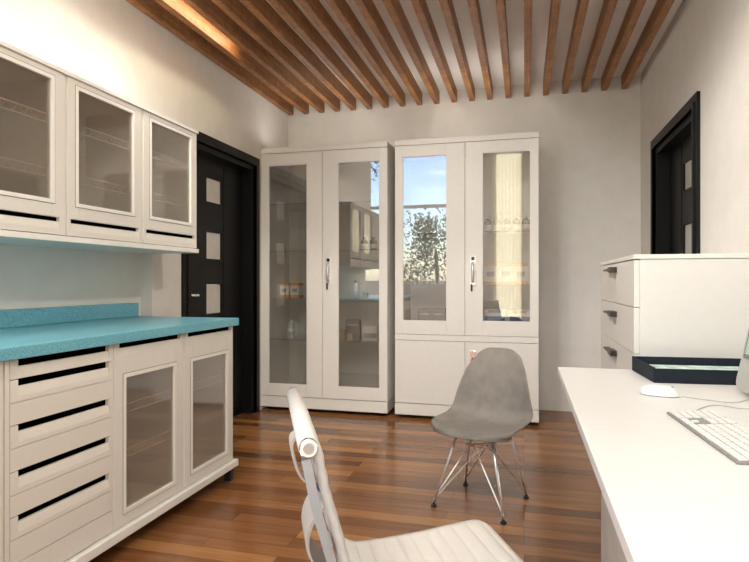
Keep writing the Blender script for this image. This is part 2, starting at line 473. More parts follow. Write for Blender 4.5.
# unseen light strip added on the wall cabinets, shining up to fill the ceiling
up = empty('added_uplight_strip', (-1.93, 2.1, 1.9765), 0, 'unseen slim light strip added on top of the wall cabinets', 'light')
MB().box(-.02, .02, -.6, .6, 0, .012).build('channel', M['alu'], up)
MB().box(-.015, .015, -.59, .59, .0122, .016).build('diffuser', M['lamp'], up)
ua = area_light('added_uplight', (-1.93, 2.1, 1.998), .03, 1.18, UPL, (1, .95, .88), (PI, 0, 0))
for tx, lab in ((-1.62, 'unseen slim light strip added on top of the left tall cabinet'), (-.45, 'unseen slim light strip added on top of the right tall cabinet')):  # unseen strips added to lift the upper back wall and slats
    e = empty('added_uplight_strip', (tx, CF_+.10, 2.2285), 0, lab, 'light')
    MB().box(-.42, .42, -.02, .02, 0, .012).build('channel', M['alu'], e)
    MB().box(-.41, .41, -.015, .015, .0122, .016).build('diffuser', M['lamp'], e)
    area_light('added_uplight', (tx, CF_+.10, 2.252), .80, .03, UPB, (1, .95, .88), (PI, 0, 0))
# unseen ceiling panels, added over the camera end to brighten the room
for gx, lab in ((-1.9, 'unseen added ceiling light panel over the left half of the rear room'), (0.0, 'unseen added ceiling light panel over the right half of the rear room')):
    e = empty('added_ceiling_light', (gx, -.2, HH), 0, lab, 'light')
    MB().ring(-.6, .6, -.32, .32, .03, .03, .03, .03, 0, .05).build('frame', M['frame'], e).rotation_euler = (PI/2, 0, 0)
    MB().box(-.57, .57, -.29, .29, -.045, -.03).build('diffuser', M['lamp'], e)

# ------------------------------------------------------------------ handles for tall cabinets
def long_handle(parent, x, z0, z1, name='handle'):
    # chrome plate with a bowed grip and a black key hanging from the lock
    h = MB().box(x-.022, x+.022, -.009, -.001, z0+.045, z1)
    h = h.build(name, M['rod'], parent, bevel=.003)
    g = MB().tube(catmull([(x, -.009, z1-.055), (x, -.028, z1-.08), (x, -.032, z1-.11), (x, -.026, z0+.10), (x, -.009, z0+.075)], 12), .0135, 10)
    g.build('grip', M['rod'], h, smooth=True)
    MB().box(x-.012, x+.012, -.0125, -.0095, z1-.035, z1-.008).build('lock', M['blackp'], h)
    k = MB().box(x-.016, x-.002, -.016, -.0095, z0, z0+.055).build('key', M['blackp'], h, bevel=.003)

def glazed_door(parent, x0, x1, z0, z1, gl, gr, gb, gt, name='door', m=None, t=.02):
    m = m or M['cab']
    d = MB().ring(x0, x1, z0, z1, gl, gr, gb, gt, 0, t).build(name, m, parent, bevel=.0015)
    MB().ring(x0+gl+.0005, x1-gr-.0005, z0+gb+.0005, z1-gt-.0005, .005, .005, .005, .005, .003, .016).build('bead', M['oakl'], d)
    MB().box(x0+gl+.006, x1-gr-.006, .008, .012, z0+gb+.006, z1-gt-.006).build('glass_pane', M['glass'], d)
    return d

# ------------------------------------------------------------------ tall cabinets on the back wall
CF = 4.484
def carcass(x0, x1, zb, zt, depth, extra=()):
    b = MB()
    b.box(x0, x0+.02, .021, depth, zb, zt); b.box(x1-.02, x1, .021, depth, zb, zt)
    b.box(x0+.02, x1-.02, depth-.012, depth, zb, zt)
    b.box(x0+.02, x1-.02, .021, depth-.012, zb, zb+.02)
    for z in extra: b.box(x0+.02, x1-.02, .021, depth-.012, z, z+.02)
    return b
def tall(name, x0, w, label, doors, shelves, mids=None):
    r = empty(name, (x0, CF, 0), 0, label, 'cabinet', 'tall white glazed cabinets')
    D = .578
    b = carcass(0, w, .125, 2.18, D, () if mids is None else (mids[0],))
    b.build('body', M['carcass'], r)
    MB().box(0, w, .002, D, .032, .122).build('plinth', M['cab'], r, bevel=.002)
    MB().box(-.001, w+.001, -.003, D, 2.183, 2.228).build('top_panel', M['cab'], r, bevel=.002)
    for fx in (.06, w-.06):
        for fy in (.05, D-.06):
            MB().lathe([(.022, 0), (.022, .006), (.012, .012), (.012, .0315)], fx, fy, 0, 14).build('foot', M['blackp'], r)
    for z in shelves:
        MB().box(.021, w-.021, .05, D-.014, z-.008, z).build('shelf', M['shelf'], r)
    return r
lt = tall('display_cabinet', -2.176, 1.111, 'tall white double door glass cabinet beside the black door, glazed to the floor', None, (1.76, 1.359, .956, .602))
glazed_door(lt, .002, .554, .128, 2.180, .068, .133, .098, .099)
d = glazed_door(lt, .557, 1.109, .128, 2.180, .135, .062, .099, .101)
long_handle(d, .557+.054, 1.03, 1.295)
rt = tall('display_cabinet', -1.004, 1.113, 'tall white cabinet with glass doors above and plain doors below, behind the grey chair', None, (1.482, 1.073, .775), (.655,))
MB().box(.0, 1.113, -.002, .02, .629, .674).build('middle_rail', M['cab'], rt, bevel=.002)
glazed_door(rt, .002, .558, .677, 2.180, .062, .140, .105, .088)
d = glazed_door(rt, .561, 1.111, .677, 2.180, .130, .058, .109, .088)
long_handle(d, .561+.060, 1.02, 1.295)
MB().box(.002, .558, 0, .02, .128, .626).build('plain_door', M['cab'], rt, bevel=.0015)
d = MB().box(.561, 1.111, 0, .02, .128, .626).build('plain_door', M['cab'], rt, bevel=.0015)
h = MB().box(.600, .642, -.008, -.0005, .46, .56).build('handle', M['chrome'], d, bevel=.003)
MB().box(.612, .630, -.016, -.0085, .47, .505).build('key', M['blackp'], h, bevel=.003)

# ------------------------------------------------------------------ things inside the tall cabinets
def bottle(name, x, y, z, r, hgt, mglass, mcap, label, group=None, lab=True):
    e = empty(name, (x, y, z+.0005), 0, label, 'bottle', group)
    p = [(r*.92, 0), (r, .004), (r, hgt*.66), (r*.93, hgt*.72), (r*.6, hgt*.79), (r*.45, hgt*.81), (r*.42, hgt*.86)]
    MB().lathe(p).build('body', mglass, e, smooth=True)
    MB().lathe([(r*.5, hgt*.862), (r*.52, hgt*.87), (r*.52, hgt*.985), (r*.45, hgt)]).build('cap', mcap, e)
    if lab: MB().lathe([(r*1.02, hgt*.14), (r*1.02, hgt*.50)]).build('paper_label', M['label'], e, smooth=True)
    return e
def carton(name, x, y, z, w, dpt, hgt, m, label, band=None, prints=None, group=None):
    e = empty(name, (x, y, z+.0005), 0, label, 'box', group)
    MB().box(-w/2, w/2, -dpt/2, dpt/2, 0, hgt).build('carton', m, e, bevel=.001)
    for (z0, z1, mm) in band or ():
        MB().ring(-w/2-.0012, w/2+.0012, -dpt/2-.0012, dpt/2+.0012, .001, .001, .001, .001, z0, z1).build('colour_band', mm, e).rotation_euler = (PI/2, 0, 0)
    for (xa, xb, za, zb, mm) in prints or ():
        MB().box(xa, xb, -dpt/2-.0012, -dpt/2-.0002, za, zb).build('print', mm, e)
    return e
G1 = 'orange and white cartons'
def ocart(x, y, z, w, hgt, label, g=None):
    e = empty('medicine_carton', (x, y, z+.0005), 0, label, 'box', g)
    MB().box(-w/2, w/2, -.05, .05, .021, hgt-.021).build('carton', M['carton'], e)
    MB().box(-w/2-.0005, w/2+.0005, -.0505, .0505, 0, .0205).build('bottom_band', M['orange'], e)
    MB().box(-w/2-.0005, w/2+.0005, -.0505, .0505, hgt-.0205, hgt).build('top_band', M['orange'], e)
    MB().box(-w*.28, w*.28, -.0512, -.0503, hgt*.38, hgt*.62).build('print', M['print'], e)
    return e
yi = CF+.24
ocart(-2.045, yi, .956, .082, .125, 'left one of two orange and white cartons in the left glass cabinet')
ocart(-1.945, yi, .956, .082, .125, 'right one of two orange and white cartons in the left glass cabinet')
bottle('medicine_bottle', -2.00, yi, .602, .032, .155, M['clear'], M['cap'], 'white pill bottle with a paper label on the low shelf, behind the left glass door')
bottle('medicine_bottle', -1.84, yi, .602, .030, .13, M['clear'], M['cap'], 'small white pill bottle beside the door stile on the low shelf')
for k, (x, w) in enumerate(((-1.325, 'left'), (-1.245, 'middle'), (-1.165, 'right'))):
    bottle('medicine_bottle', x, yi, 1.359, .030, .115, M['amber'], M['amber'], 'small brown bottle on the upper shelf of the left cabinet, %s of three' % w, 'small brown bottles')
bottle('medicine_bottle', -1.40, yi, .956, .026, .15, M['clear'], M['blue'], 'slim white bottle with a blue cap on the middle shelf')
carton('small_carton', -1.315, yi, .956, .04, .04, .045, M['tan'], 'small tan carton standing beside the slim blue capped bottle')
carton('medicine_carton', -1.43, yi+.03, .602, .12, .07, .165, M['greyc'], 'tall grey brown carton on the low shelf behind the right glass door', prints=[(-.045, .045, .115, .122, M['label'])])
carton('small_carton', -1.43, yi-.06, .602, .045, .04, .05, M['tan'], 'small tan carton in front of the tall grey brown carton')
carton('small_carton', -1.515, yi-.02, .602, .05, .06, .08, M['tan'], 'tan carton left of the tall grey brown carton')
carton('medicine_carton', -1.265, yi, .602, .13, .07, .115, M['carton'], 'white carton with grey printing on the low shelf', prints=[(-.058, .058, .012, .055, M['print'])])
carton('medicine_carton', -1.155, yi+.02, .602, .07, .07, .15, M['greyc'], 'narrow grey carton at the right end of the low shelf')
# right cabinet
for k in range(5):
    lab = ['first', 'second', 'third', 'fourth', 'fifth'][k]
    bottle('medicine_bottle', -.285+.075*k, yi, 1.482, .031, .14, M['amber'], M['cap'], 'brown bottle with a white label on the upper shelf, %s from the left' % lab, 'brown bottles on the upper shelf')
for k in range(5):
    lab = ['first', 'second', 'third', 'fourth', 'fifth'][k]
    bottle('medicine_bottle', -.90+.062*k, yi, 1.073, .026, .145, M['clear'], M['cap'], 'pale clear bottle on the middle shelf of the right cabinet, %s from the left' % lab, 'pale bottles on the middle shelf')
for k in range(3):
    lab = ['left', 'middle', 'right'][k]
    ocart(-.26+.118*k, yi, 1.073, .112, .165, 'orange banded white carton on the middle shelf of the right cabinet, %s of three' % lab, G1)
for k in range(2):
    e = carton('medicine_carton', -.22+.19*k, CF+.13, .775, .17, .12, .098 if k else .102, M['carton'], 'white carton with blue printing on the lowest shelf of the right cabinet, %s of two' % ('right' if k else 'left'),
        prints=[(-.078, .078, .015, .050, M['blue']), (-.05, .05, .075, .098, M['print'])], group='blue printed cartons')
e = carton('medicine_carton', -.72, CF+.15, .775, .22, .14, .10, M['greyc'], 'flat grey brown box standing in for a reflection, on the lowest shelf of the right cabinet', prints=[(-.09, -.02, .055, .062, M['label']), (.02, .09, .055, .062, M['label'])])  # box built in place of a reflection in the door glass

# ------------------------------------------------------------------ worktop run along the left wall
BX, BY, UW = -1.557, 1.425, .48      # front plane, y where the drawer unit starts, unit width
PT = .114                            # top of the base platform
plat = empty('cabinet_platform', (0, 0, 0), 0, 'low white base platform with black feet under the base cabinets', 'platform')
MB().box(-2.25, -1.534, .90, 2.885, .076, PT-.0005).build('platform_board', M['oakl'], plat, bevel=.004)
for fx in (-1.575, -2.18):
    for fy in (.97, 2.85):
        f_ = MB().box(fx-.02, fx+.02, fy-.018, fy+.018, 0, .068).build('foot', M['blackp'], plat, bevel=.003)
        MB().box(fx-.024, fx+.024, fy-.022, fy+.022, .0685, .0755).build('foot_plate', M['alu'], f_)

def base_body(r, w, lo=PT, hi=.853, depth=.66):
    b = MB()
    b.box(0, .018, .022, depth, lo, hi); b.box(w-.018, w, .022, depth, lo, hi)
    b.box(.018, w-.018, depth-.012, depth, lo, hi); b.box(.018, w-.018, .022, depth-.012, lo, lo+.018)
    b.box(.018, w-.018, .022, depth-.012, hi-.018, hi)
    return b.build('body', M['inner'], r)
def finger_pull(parent, x0, x1, zt, el=.030, er=.018, slot=.022):
    # black channel and the scooped surface under it
    MB().box(x0+el, x1-er, .0165, .019, zt-slot, zt-.001).build('finger_slot', M['black'], parent)
    MB().prism([(0, zt-slot-SCOOP), (.019, zt-slot-SCOOP), (.019, zt-slot), (.006, zt-slot)], 'x', x0+el, x1-er).build('finger_scoop', M['oak'], parent)
SCOOP = .030
def front_panel(x0, x1, z0, z1, el=.030, er=.018, slot=.022, groove=None):
    b = MB()
    zs_ = z1-slot-SCOOP
    b.box(x0, x0+el, 0, .0195, zs_, z1); b.box(x1-er, x1, 0, .0195, zs_, z1)
    cuts = [z0] + list(groove or []) + [zs_]
    for i in range(len(cuts)-1):
        a = cuts[i] + (.0015 if i else 0); c = cuts[i+1] - (.0 if i == len(cuts)-2 else .0015)
        b.box(x0, x1, 0, .018, a, c)
    b.box(x0, x1, .0195, .0205, z0, z1)
    for g in cuts[1:-1]: b.box(x0, x1, .004, .018, g-.0015, g+.0015)
    return b
def wire_shelf(parent, w, z, yf=.028, yb=.56, x0=.022):
    b = MB(); x1 = w-x0
    b.tube([(x0, yf, z), (x1, yf, z)], .0026, 5); b.tube([(x0, yf, z+.034), (x1, yf, z+.034)], .0026, 5)
    n = 18
    b.tube([(x0+(x1-x0)*k/n, yf, z+(.034 if k % 2 else 0)) for k in range(n+1)], .0019, 4)
    for k in range(1, 12):
        x = x0+(x1-x0)*k/12; b.tube([(x, yf, z), (x, yb, z)], .0014, 4)
    b.tube([(x0, yb, z), (x1, yb, z)], .0022, 5)
    return b.build('wire_shelf', M['wire'], parent)

# drawer unit
du = empty('drawer_cabinet', (BX, BY, 0), PI/2, 'pale base cabinet with five drawers and black finger slots under the teal worktop', 'cabinet', 'base cabinets under the worktop')
base_body(du, UW)
MB().box(.0, .016, -.001, .021, PT+.002, .851).build('side_stile', M['oak'], du)
MB().box(UW-.005, UW, .004, .021, PT+.002, .851).build('side_stile', M['oak'], du)
lv = [.852, .788, .643, .497, .3545, .118]
grv = [None, [.715], [.571], [.4236], [.283, .205]]
for i in range(5):
    z1, z0 = lv[i]-.0015, lv[i+1]+.0015
    sl_ = .023
    dr = front_panel(.019, UW-.006, z0, z1, er=.013, slot=sl_, groove=sorted(grv[i]) if grv[i] else None).build('drawer', M['oak'], du)
    finger_pull(dr, .019, UW-.006, z1, er=.013, slot=sl_)

def base_glass(y, label):
    r = empty('glazed_base_cabinet', (BX, y, 0), PI/2, label, 'cabinet', 'base cabinets under the worktop')
    base_body(r, UW)
    w = UW; x0, x1 = .010, w-.004; z0, z1 = PT+.004, .851
    MB().box(0, .009, .004, .021, z0, z1).build('side_stile', M['oak'], r)
    d = MB()
    d.box(x0, x0+.068, 0, .02, z0, z1-.05); d.box(x1-.068, x1, 0, .02, z0, z1-.05)
    d.box(x0+.068, x1-.068, 0, .02, z0, .178)
    d.box(x0+.068, x1-.068, 0, .02, .710, z1-.05)
    d.box(x0, x0+.03, 0, .02, z1-.05, z1); d.box(x1-.018, x1, 0, .02, z1-.05, z1)
    dd = d.build('door', M['oak'], r, bevel=.001)
    finger_pull(dd, x0, x1, z1, slot=.02)
    MB().ring(x0+.052, x1-.052, .162, .726, .016, .016, .016, .016, -.003, -.0003).build('moulding', M['oakl'], dd, bevel=.001)
    MB().ring(x0+.0495, x1-.0495, .1595, .7285, .0022, .0022, .0022, .0022, -.0012, -.0002).build('groove', M['gap'], dd)
    MB().box(x0+.0685, x1-.0685, .008, .012, .1785, .7095).build('glass_pane', M['smoke'], dd)
    wire_shelf(r, w, .375); wire_shelf(r, w, .56)
    return r
base_glass(BY+UW, 'pale base cabinet with a smoked glass door, next to the five drawers')
base_glass(BY+2*UW, 'pale base cabinet with a smoked glass door at the door end of the worktop')
base_glass(BY-UW, 'pale base cabinet at the left picture edge, beside the drawers')
wt = empty('worktop', (0, 0, 0), 0, 'teal speckled worktop with a low backsplash on the base cabinets', 'worktop')
MB().box(-2.258, -1.534, .90, 2.89, .8545, .895).build('slab', M['counter'], wt, bevel=.003)
MB().box(-2.258, -2.18, .90, 2.89, .8955, .972).build('backsplash', M['counter'], wt, bevel=.002)

# ------------------------------------------------------------------ wall cabinets
UX = -1.848
def wall_cab(y, w, label):
    r = empty('wall_cabinet', (UX, y, 0), PI/2, label, 'cabinet', 'glass fronted wall cabinets')
    dp = .329; lo, hi = 1.287, 1.958
    b = MB()
    b.box(0, .018, .022, dp, lo, hi); b.box(w-.018, w, .022, dp, lo, hi)
    b.box(.018, w-.018, dp-.010, dp, lo, hi); b.box(.018, w-.018, .022, dp-.010, lo, lo+.018); b.box(.018, w-.018, .022, dp-.010, hi-.018, hi)
    b.build('body', M['inner'], r)
    x0, x1 = .016, w-.004; z0, z1 = 1.29, 1.957
    MB().box(0, .014, .006, .021, z0, z1).build('side_stile', M['oak'], r)
    gx0, gx1, gz0, gz1 = x0+.062, x1-.062, 1.432, 1.918
    d = MB()
    d.box(x0, gx0, 0, .02, 1.362, z1); d.box(gx1, x1, 0, .02, 1.362, z1)
    d.box(gx0, gx1, 0, .02, 1.362, gz0); d.box(gx0, gx1, 0, .02, gz1, z1)
    d.box(x0, x1, 0, .02, z0, 1.314); d.box(x0, x0+.02, 0, .02, 1.314, 1.362); d.box(x1-.02, x1, 0, .02, 1.314, 1.362)
    dd = d.build('door', M['oak'], r, bevel=.001)
    MB().box(x0+.02, x1-.02, .0165, .019, 1.344, 1.362).build('finger_slot', M['black'], dd)
    MB().prism([(0, 1.314), (.019, 1.314), (.019, 1.344), (.006, 1.344)], 'x', x0+.02, x1-.02).build('finger_scoop', M['oak'], dd)
    MB().ring(gx0-.016, gx1+.016, gz0-.016, gz1+.016, .016, .016, .016, .016, -.003, -.0003).build('moulding', M['oakl'], dd, bevel=.001)
    MB().ring(gx0-.0185, gx1+.0185, gz0-.0185, gz1+.0185, .0022, .0022, .0022, .0022, -.0012, -.0002).build('groove', M['gap'], dd)
    MB().box(gx0+.0005, gx1-.0005, .008, .012, gz0+.0005, gz1-.0005).build('glass_pane', M['smoke'], dd)
    wire_shelf(r, w, 1.525, .028, .30); wire_shelf(r, w, 1.745, .028, .30)
    return r
WC = .4985
wall_cab(2.97-WC, WC, 'pale wall cabinet with a smoked glass door, beside the black door')
wall_cab(2.97-2*WC, WC, 'pale wall cabinet with a smoked glass door, middle of the three')
wall_cab(2.97-3*WC, WC, 'pale wall cabinet cut off by the left picture edge')
tag(MB().box(-2.177, -1.838, 2.97-3*WC, 2.977, 1.262, 1.286).build('cabinet_shelf_board', M['oakl'], bevel=.003), 'long white bottom board running under the wall cabinets', 'board')
tag(MB().box(-2.177, -1.838, 2.97-3*WC, 2.973, 1.9585, 1.976).build('cabinet_top_board', M['oakl'], bevel=.002), 'long pale top board lying along the wall cabinets', 'board')

# ------------------------------------------------------------------ chest of drawers on the right
ch = empty('chest_of_drawers', (.43, 2.5, 0), 0, 'long off-white chest of drawers behind the desk against the right wall', 'chest')
CW, CL = .4935, 1.03
b = MB().box(.021, CW, 0, CL, .05, 1.187)
b.build('body', M['cab'], ch, bevel=.001)
MB().box(-.002, CW, -.003, CL+.002, 1.1885, 1.207).build('top_panel', M['oakl'], ch, bevel=.002)
MB().box(.04, CW, .02, CL-.02, 0, .0495).build('plinth', M['cab'], ch)
zs = [1.186, .993, .805, .615, .425, .235, .052]
for i in range(6):
    z1, z0 = zs[i]-.0015, zs[i+1]+.0015
    d = MB().box(0, .0205, .002, CL-.002, z0, z1).build('drawer', M['cab'], ch, bevel=.0012)
    hz = z1-.030 if i == 0 else z1-.050
    h = MB().box(-.030, -.0005, .435, .535, hz-.013, hz+.013 ).build('handle', M['gun'], d, bevel=.002)
    MB().box(-.030, -.0005, .5355, .69, hz-.005, hz+.005).build('handle_bar', M['gun'], h, bevel=.001)

# ------------------------------------------------------------------ desk
dk = empty('desk', (.133, .30, 0), 0, 'long bleached oak desk along the right wall with a grey oak panel below', 'desk')
DL, DW = 2.147, .790
MB().box(0, DW, 0, DL, .725, .75).build('desktop', M['desk'], dk, bevel=.001)
MB().box(.028, .60, .25, 1.02, .0, .7245).build('pedestal', M['deskleg'], dk, bevel=.002)
MB().box(.42, .72, DL-.10, DL-.05, 0, .7245).build('end_panel', M['deskleg'], dk, bevel=.002)

# tray with papers
tr = empty('document_tray', (.432, 2.142, .7505), math.radians(4.5), 'navy woven open tray at the far edge of the desk', 'tray')
TW, TD, TH = .40, .285, .055
MB().box(0, TW, 0, TD, 0, .004).build('base', M['navy'], tr)
MB().box(0, TW, 0, .006, .0045, TH-.006).build('front_wall', M['navy'], tr, bevel=.001)
MB().box(0, TW, TD-.006, TD, .0045, TH).build('back_wall', M['navy'], tr, bevel=.001)
MB().box(0, .006, .0065, TD-.0065, .0045, TH-.003).build('side_wall', M['navy'], tr, bevel=.001)
MB().box(TW-.006, TW, .0065, TD-.0065, .0045, TH-.003).build('side_wall', M['navy'], tr, bevel=.001)
tag(MB().box(.008, .385, .012, .27, .0055, .026).build('paper_stack', M['paper'], loc=(.432, 2.142, .7505)), 'stack of pale green printed papers lying in the navy tray', 'papers').rotation_euler = (0, 0, math.radians(4.5))

# mouse
mo = empty('computer_mouse', (.402, 1.915, .7505), math.radians(-18), 'white computer mouse on the desk in front of the navy tray', 'mouse')
rows = []
for i in range(17):
    t = -1+2*i/16; hw = .029*max(0, 1-abs(t)**3.2)**.5 + .0008; hh = .030*max(0, 1-abs(t+.05)**3.0)**.5
    rows.append([(t*.056, hw*math.cos(PI*k/14), .002+max(0, hh)*math.sin(PI*k/14)**.8) for k in range(15)])
b = MB().grid(rows)
b.build('shell', M['white'], mo, smooth=True)
MB().lathe([(.026, 0), (.026, .0018)], 0, 0, 0, 20).build('underside', M['print'], mo).scale = (2.0, 1.02, 1)
MB().box(.030, .038, -.003, .003, .026, .030).build('scroll_wheel', M['print'], mo)
def cable(name, pts, label):
    tag(MB().tube(catmull(pts, 40), .0013, 6).build(name, M['cable'], smooth=True), label, 'cable')
cable('mouse_cable', [(.460, 1.898, .7525), (.52, 1.86, .7525), (.58, 1.84, .7525), (.64, 1.90, .7525), (.72, 1.93, .7525)], 'thin white cable trailing from the mouse across the desk')

# keyboard
kb = empty('keyboard', (.363, 1.652, .7505), math.radians(-86), 'slim white keyboard lying on the desk', 'keyboard')
# local x runs along the length, local y across towards the monitor
KL, KW = .425, .118
b = MB().prism([(0, 0), (KW, 0), (KW, .012), (0, .005)], 'x', 0, KL)
b.build('case', M['case'], kb, bevel=.001)
def kz(y): return .005+.007*y/KW
def key(x0, x1, y0, y1):
    g = .0018
    MB().prism([(y0+g, kz(y0)+.0004), (y1-g, kz(y1)+.0004), (y1-g, kz(y1)+.0032), (y0+g, kz(y0)+.0032)], 'x', x0+g, x1-g).build('key', M['key'], kb)
rowy = [.004+.0183*i for i in range(7)]
# left to right along local x = from the far end of the board towards the camera (number pad first)
P = .0186
nx = .004
for r_ in range(6):
    ya, yb = rowy[r_], rowy[r_+1]
    for c in range(4):                       # number pad
        key(nx+c*P, nx+(c+1)*P, ya, yb)
    ax = nx+4*P+.006
    if r_ in (0, 3, 4, 5) :
        for c in range(3): key(ax+c*P, ax+(c+1)*P, ya, yb)
    elif r_ == 1:
        key(ax+P, ax+2*P, ya, yb)
    mx = ax+3*P+.006
    if r_ == 0:
        ws = [1.3, 1, 1.2, 6.2, 1.2, 1.0, 1.3]
    else:
        ws = [[1.9]+[1]*10+[1.9], [1.6]+[1]*11+[1.3], [1.2]+[1]*12+[.9], [1.5]+[1]*12, [1]*14][r_-1]
    tot = sum(ws); sc = (KL-.004-mx)/tot; x = mx
    for w_ in ws:
        key(x, x+w_*sc, ya, yb); x += w_*sc
cable('keyboard_cable', [(.43, 1.672, .7525), (.47, 1.74, .7525), (.52, 1.79, .7525), (.58, 1.76, .7525), (.66, 1.79, .7525), (.73, 1.83, .7525)], 'thin white cable trailing from the keyboard towards the monitor')

# monitor (faces the white chair, tilted back)
mn = empty('computer_monitor', (.724, 1.700, .7505), 0, 'silver computer monitor with a grey bezel at the right picture edge', 'monitor')
tilt = math.radians(12)
def tilted(mb, pivot):
    R = Matrix.Translation(pivot) @ Matrix.Rotation(tilt, 4, 'Y') @ Matrix.Translation(-Vector(pivot))
    bmesh.ops.transform(mb.bm, matrix=R, verts=mb.bm.verts); return mb
pv = (-.06, 0, .12)
def rrect(y0, y1, z0, z1, r):
    pts = []
    for cy, cz, a0 in ((y1-r, z1-r, 0), (y0+r, z1-r, 90), (y0+r, z0+r, 180), (y1-r, z0+r, 270)):
        for k in range(7):
            a = math.radians(a0+15*k); pts.append((cy+r*math.cos(a), cz+r*math.sin(a)))
    return pts
tilted(MB().prism(rrect(-.335, .335, .014, .50, .03), 'x', -.06, -.03), pv).build('housing', M['shell'], mn, bevel=.002)
tilted(MB().prism(rrect(-.312, .312, .110, .49, .012), 'x', -.064, -.0605), pv).build('bezel', M['bezel'], mn)
tilted(MB().box(-.0655, -.0645, -.298, .298, .124, .476), pv).build('screen', M['screen'], mn)
MB().prism([(-.075, 0), (.11, 0), (.11, .005), (.06, .008), (.06, .20), (.048, .20), (.045, .008), (-.075, .005)], 'y', -.09, .09).build('stand', M['alu'], mn, bevel=.002)

# ------------------------------------------------------------------ grey shell chair
sc_ = empty('shell_chair', (-.205, 2.885, 0), math.radians(-18.97), 'grey felt shell chair on a chrome wire base in front of the right cabinet', 'chair')
# stations: forward, height, half width, side rise, side wing, lip weight, top weight
ST = [(.235, .370, .200, .000, 0, 1.0, 0), (.232, .382, .203, .002, 0, 1, 0), (.215, .388, .210, .006, 0, .8, 0), (.15, .391, .219, .016, 0, .3, 0),
      (.05, .380, .224, .030, 0, 0, 0), (-.05, .371, .224, .042, .005, 0, 0), (-.125, .380, .222, .045, .02, 0, 0), (-.17, .415, .218, .030, .04, 0, 0),
      (-.19, .47, .208, .012, .055, 0, 0), (-.205, .55, .190, 0, .055, 0, 0), (-.222, .63, .166, 0, .045, 0, .1), (-.238, .695, .143, 0, .032, 0, .5),
      (-.246, .728, .130, 0, .025, 0, .9), (-.250, .744, .122, 0, .02, 0, 1.0)]
def lerp_st(n):
    out = []
    A = [Vector(s[:3]) for s in ST]; B = [Vector(s[3:6]) for s in ST]; C = [Vector((s[6], 0, 0)) for s in ST]
    a, b, c = catmull(A, n), catmull(B, n), catmull(C, n)
    return [(*p, *q, r.x) for p, q, r in zip(a, b, c)]
rows = []
for (yf, z, hw, rise, wing, lw, tw) in lerp_st(52):
    row = []
    for k in range(33):
        v = -1+2*k/32; av = abs(v)
        f_ = yf + wing*av**2.4 - lw*.105*av**2.7
        zz = z + rise*av**2.4 - tw*.050*av**4 - lw*.010*av**3
        row.append((hw*v*(1-.03*lw*av**6), -f_, zz))
    rows.append(row)
o = MB().grid(rows).build('seat_shell', M['felt'], sc_, smooth=True)
md = o.modifiers.new('thick', 'SOLIDIFY'); md.thickness = .010; md.offset = 0
md = o.modifiers.new('sub', 'SUBSURF'); md.levels = 1; md.render_levels = 1
FT = {'fl': (-.172, -.178), 'fr': (.182, -.178), 'bl': (-.165, .175), 'br': (.168, .175)}
MT = {'fl': (-.068, -.125, .366), 'fr': (.105, -.125, .366), 'bl': (-.105, .10, .362), 'br': (.105, .10, .362)}
for k in FT:
    fx, fy = FT[k]; r = .0052
    lg = MB().tube([MT[k], (fx, fy, .018)], r, 8).build('leg', M['rod'], sc_, smooth=True)
    MB().lathe([(.013, 0), (.015, .003), (.013, .010), (.006, .014), (.006, .020)], fx, fy, 0, 14).build('foot', M['blackp'], lg)
b = MB()
for A, B in (('fl', 'fr'), ('fr', 'br'), ('br', 'bl'), ('bl', 'fl')):
    for a, c in ((A, B), (B, A)):
        ma, fb = Vector(MT[a]), Vector((*FT[c], .035))
        mid = (Vector(MT[A])+Vector(MT[B]))/2
        mid = Vector((mid.x*.62, mid.y*.62, .292)) + (ma-mid)*.18
        mid.z = .292
        b.tube([ma, mid, fb], .0034, 6)
b.build('cross_wires', M['rod'], sc_)
b = MB()
b.tube([(-.06, -.065, .292), (.06, -.065, .292), (.06, .05, .292), (-.06, .05, .292), (-.06, -.065, .292)], .0034, 6)
b.tube([(-.06, -.065, .292), (.06, .05, .292)], .003, 6)
b.build('centre_brace', M['rod'], sc_)
b = MB()
for A, B in (('fl', 'fr'), ('bl', 'br'), ('fl', 'bl'), ('fr', 'br')): b.tube([MT[A], MT[B]], .004, 6)
b.build('seat_mount', M['rod'], sc_)

# ------------------------------------------------------------------ white ribbed office chair
oc = empty('office_chair', (-.198, 1.240, 0), math.atan2(.436, .9), 'white ribbed office chair with polished aluminium side rails, pulled up to the desk', 'chair')
OF = .28; HWD = .222
prof = [(.010, .806), (.016, .78), (.028, .72), (.056, .62), (.072, .54), (.092, .478), (.14, .440), (.22, .440), (.32, .449), (.42, .462), (.47, .466), (.492, .455), (.496, .440)]
pc = catmull([(a, 0, z) for a, z in prof], 300)
# arc length for even quilting
L = [0]
for a, b_ in zip(pc, pc[1:]): L.append(L[-1]+(b_-a).length)
tot = L[-1]; pitch = tot/21
rows = []
for i, p in enumerate(pc):
    t = (pc[min(i+1, 300)]-pc[max(i-1, 0)]).normalized()
    n = Vector((-t.z, 0, t.x))
    if n.x < 0 and n.z < 0: n = -n
    if n.z < 0 and abs(n.z) > abs(n.x): n = -n
    if abs(n.x) >= abs(n.z) and n.x < 0: n = -n
    q = abs(math.sin(PI*L[i]/pitch))
    bul = .006*q**.42
    row = []
    for k in range(25):
        v = -1+2*k/24; e = min(1, (1-abs(v))/.13)**.7
        row.append((p.x-OF+n.x*bul*e, HWD*v, p.z+n.z*bul*e))
    rows.append(row)
o = MB().grid(rows).build('ribbed_sling', M['leather'], oc, smooth=True)
md = o.modifiers.new('thick', 'SOLIDIFY'); md.thickness = .013; md.offset = 0
def at(s): return pc[min(300, max(0, int(s*300)))]
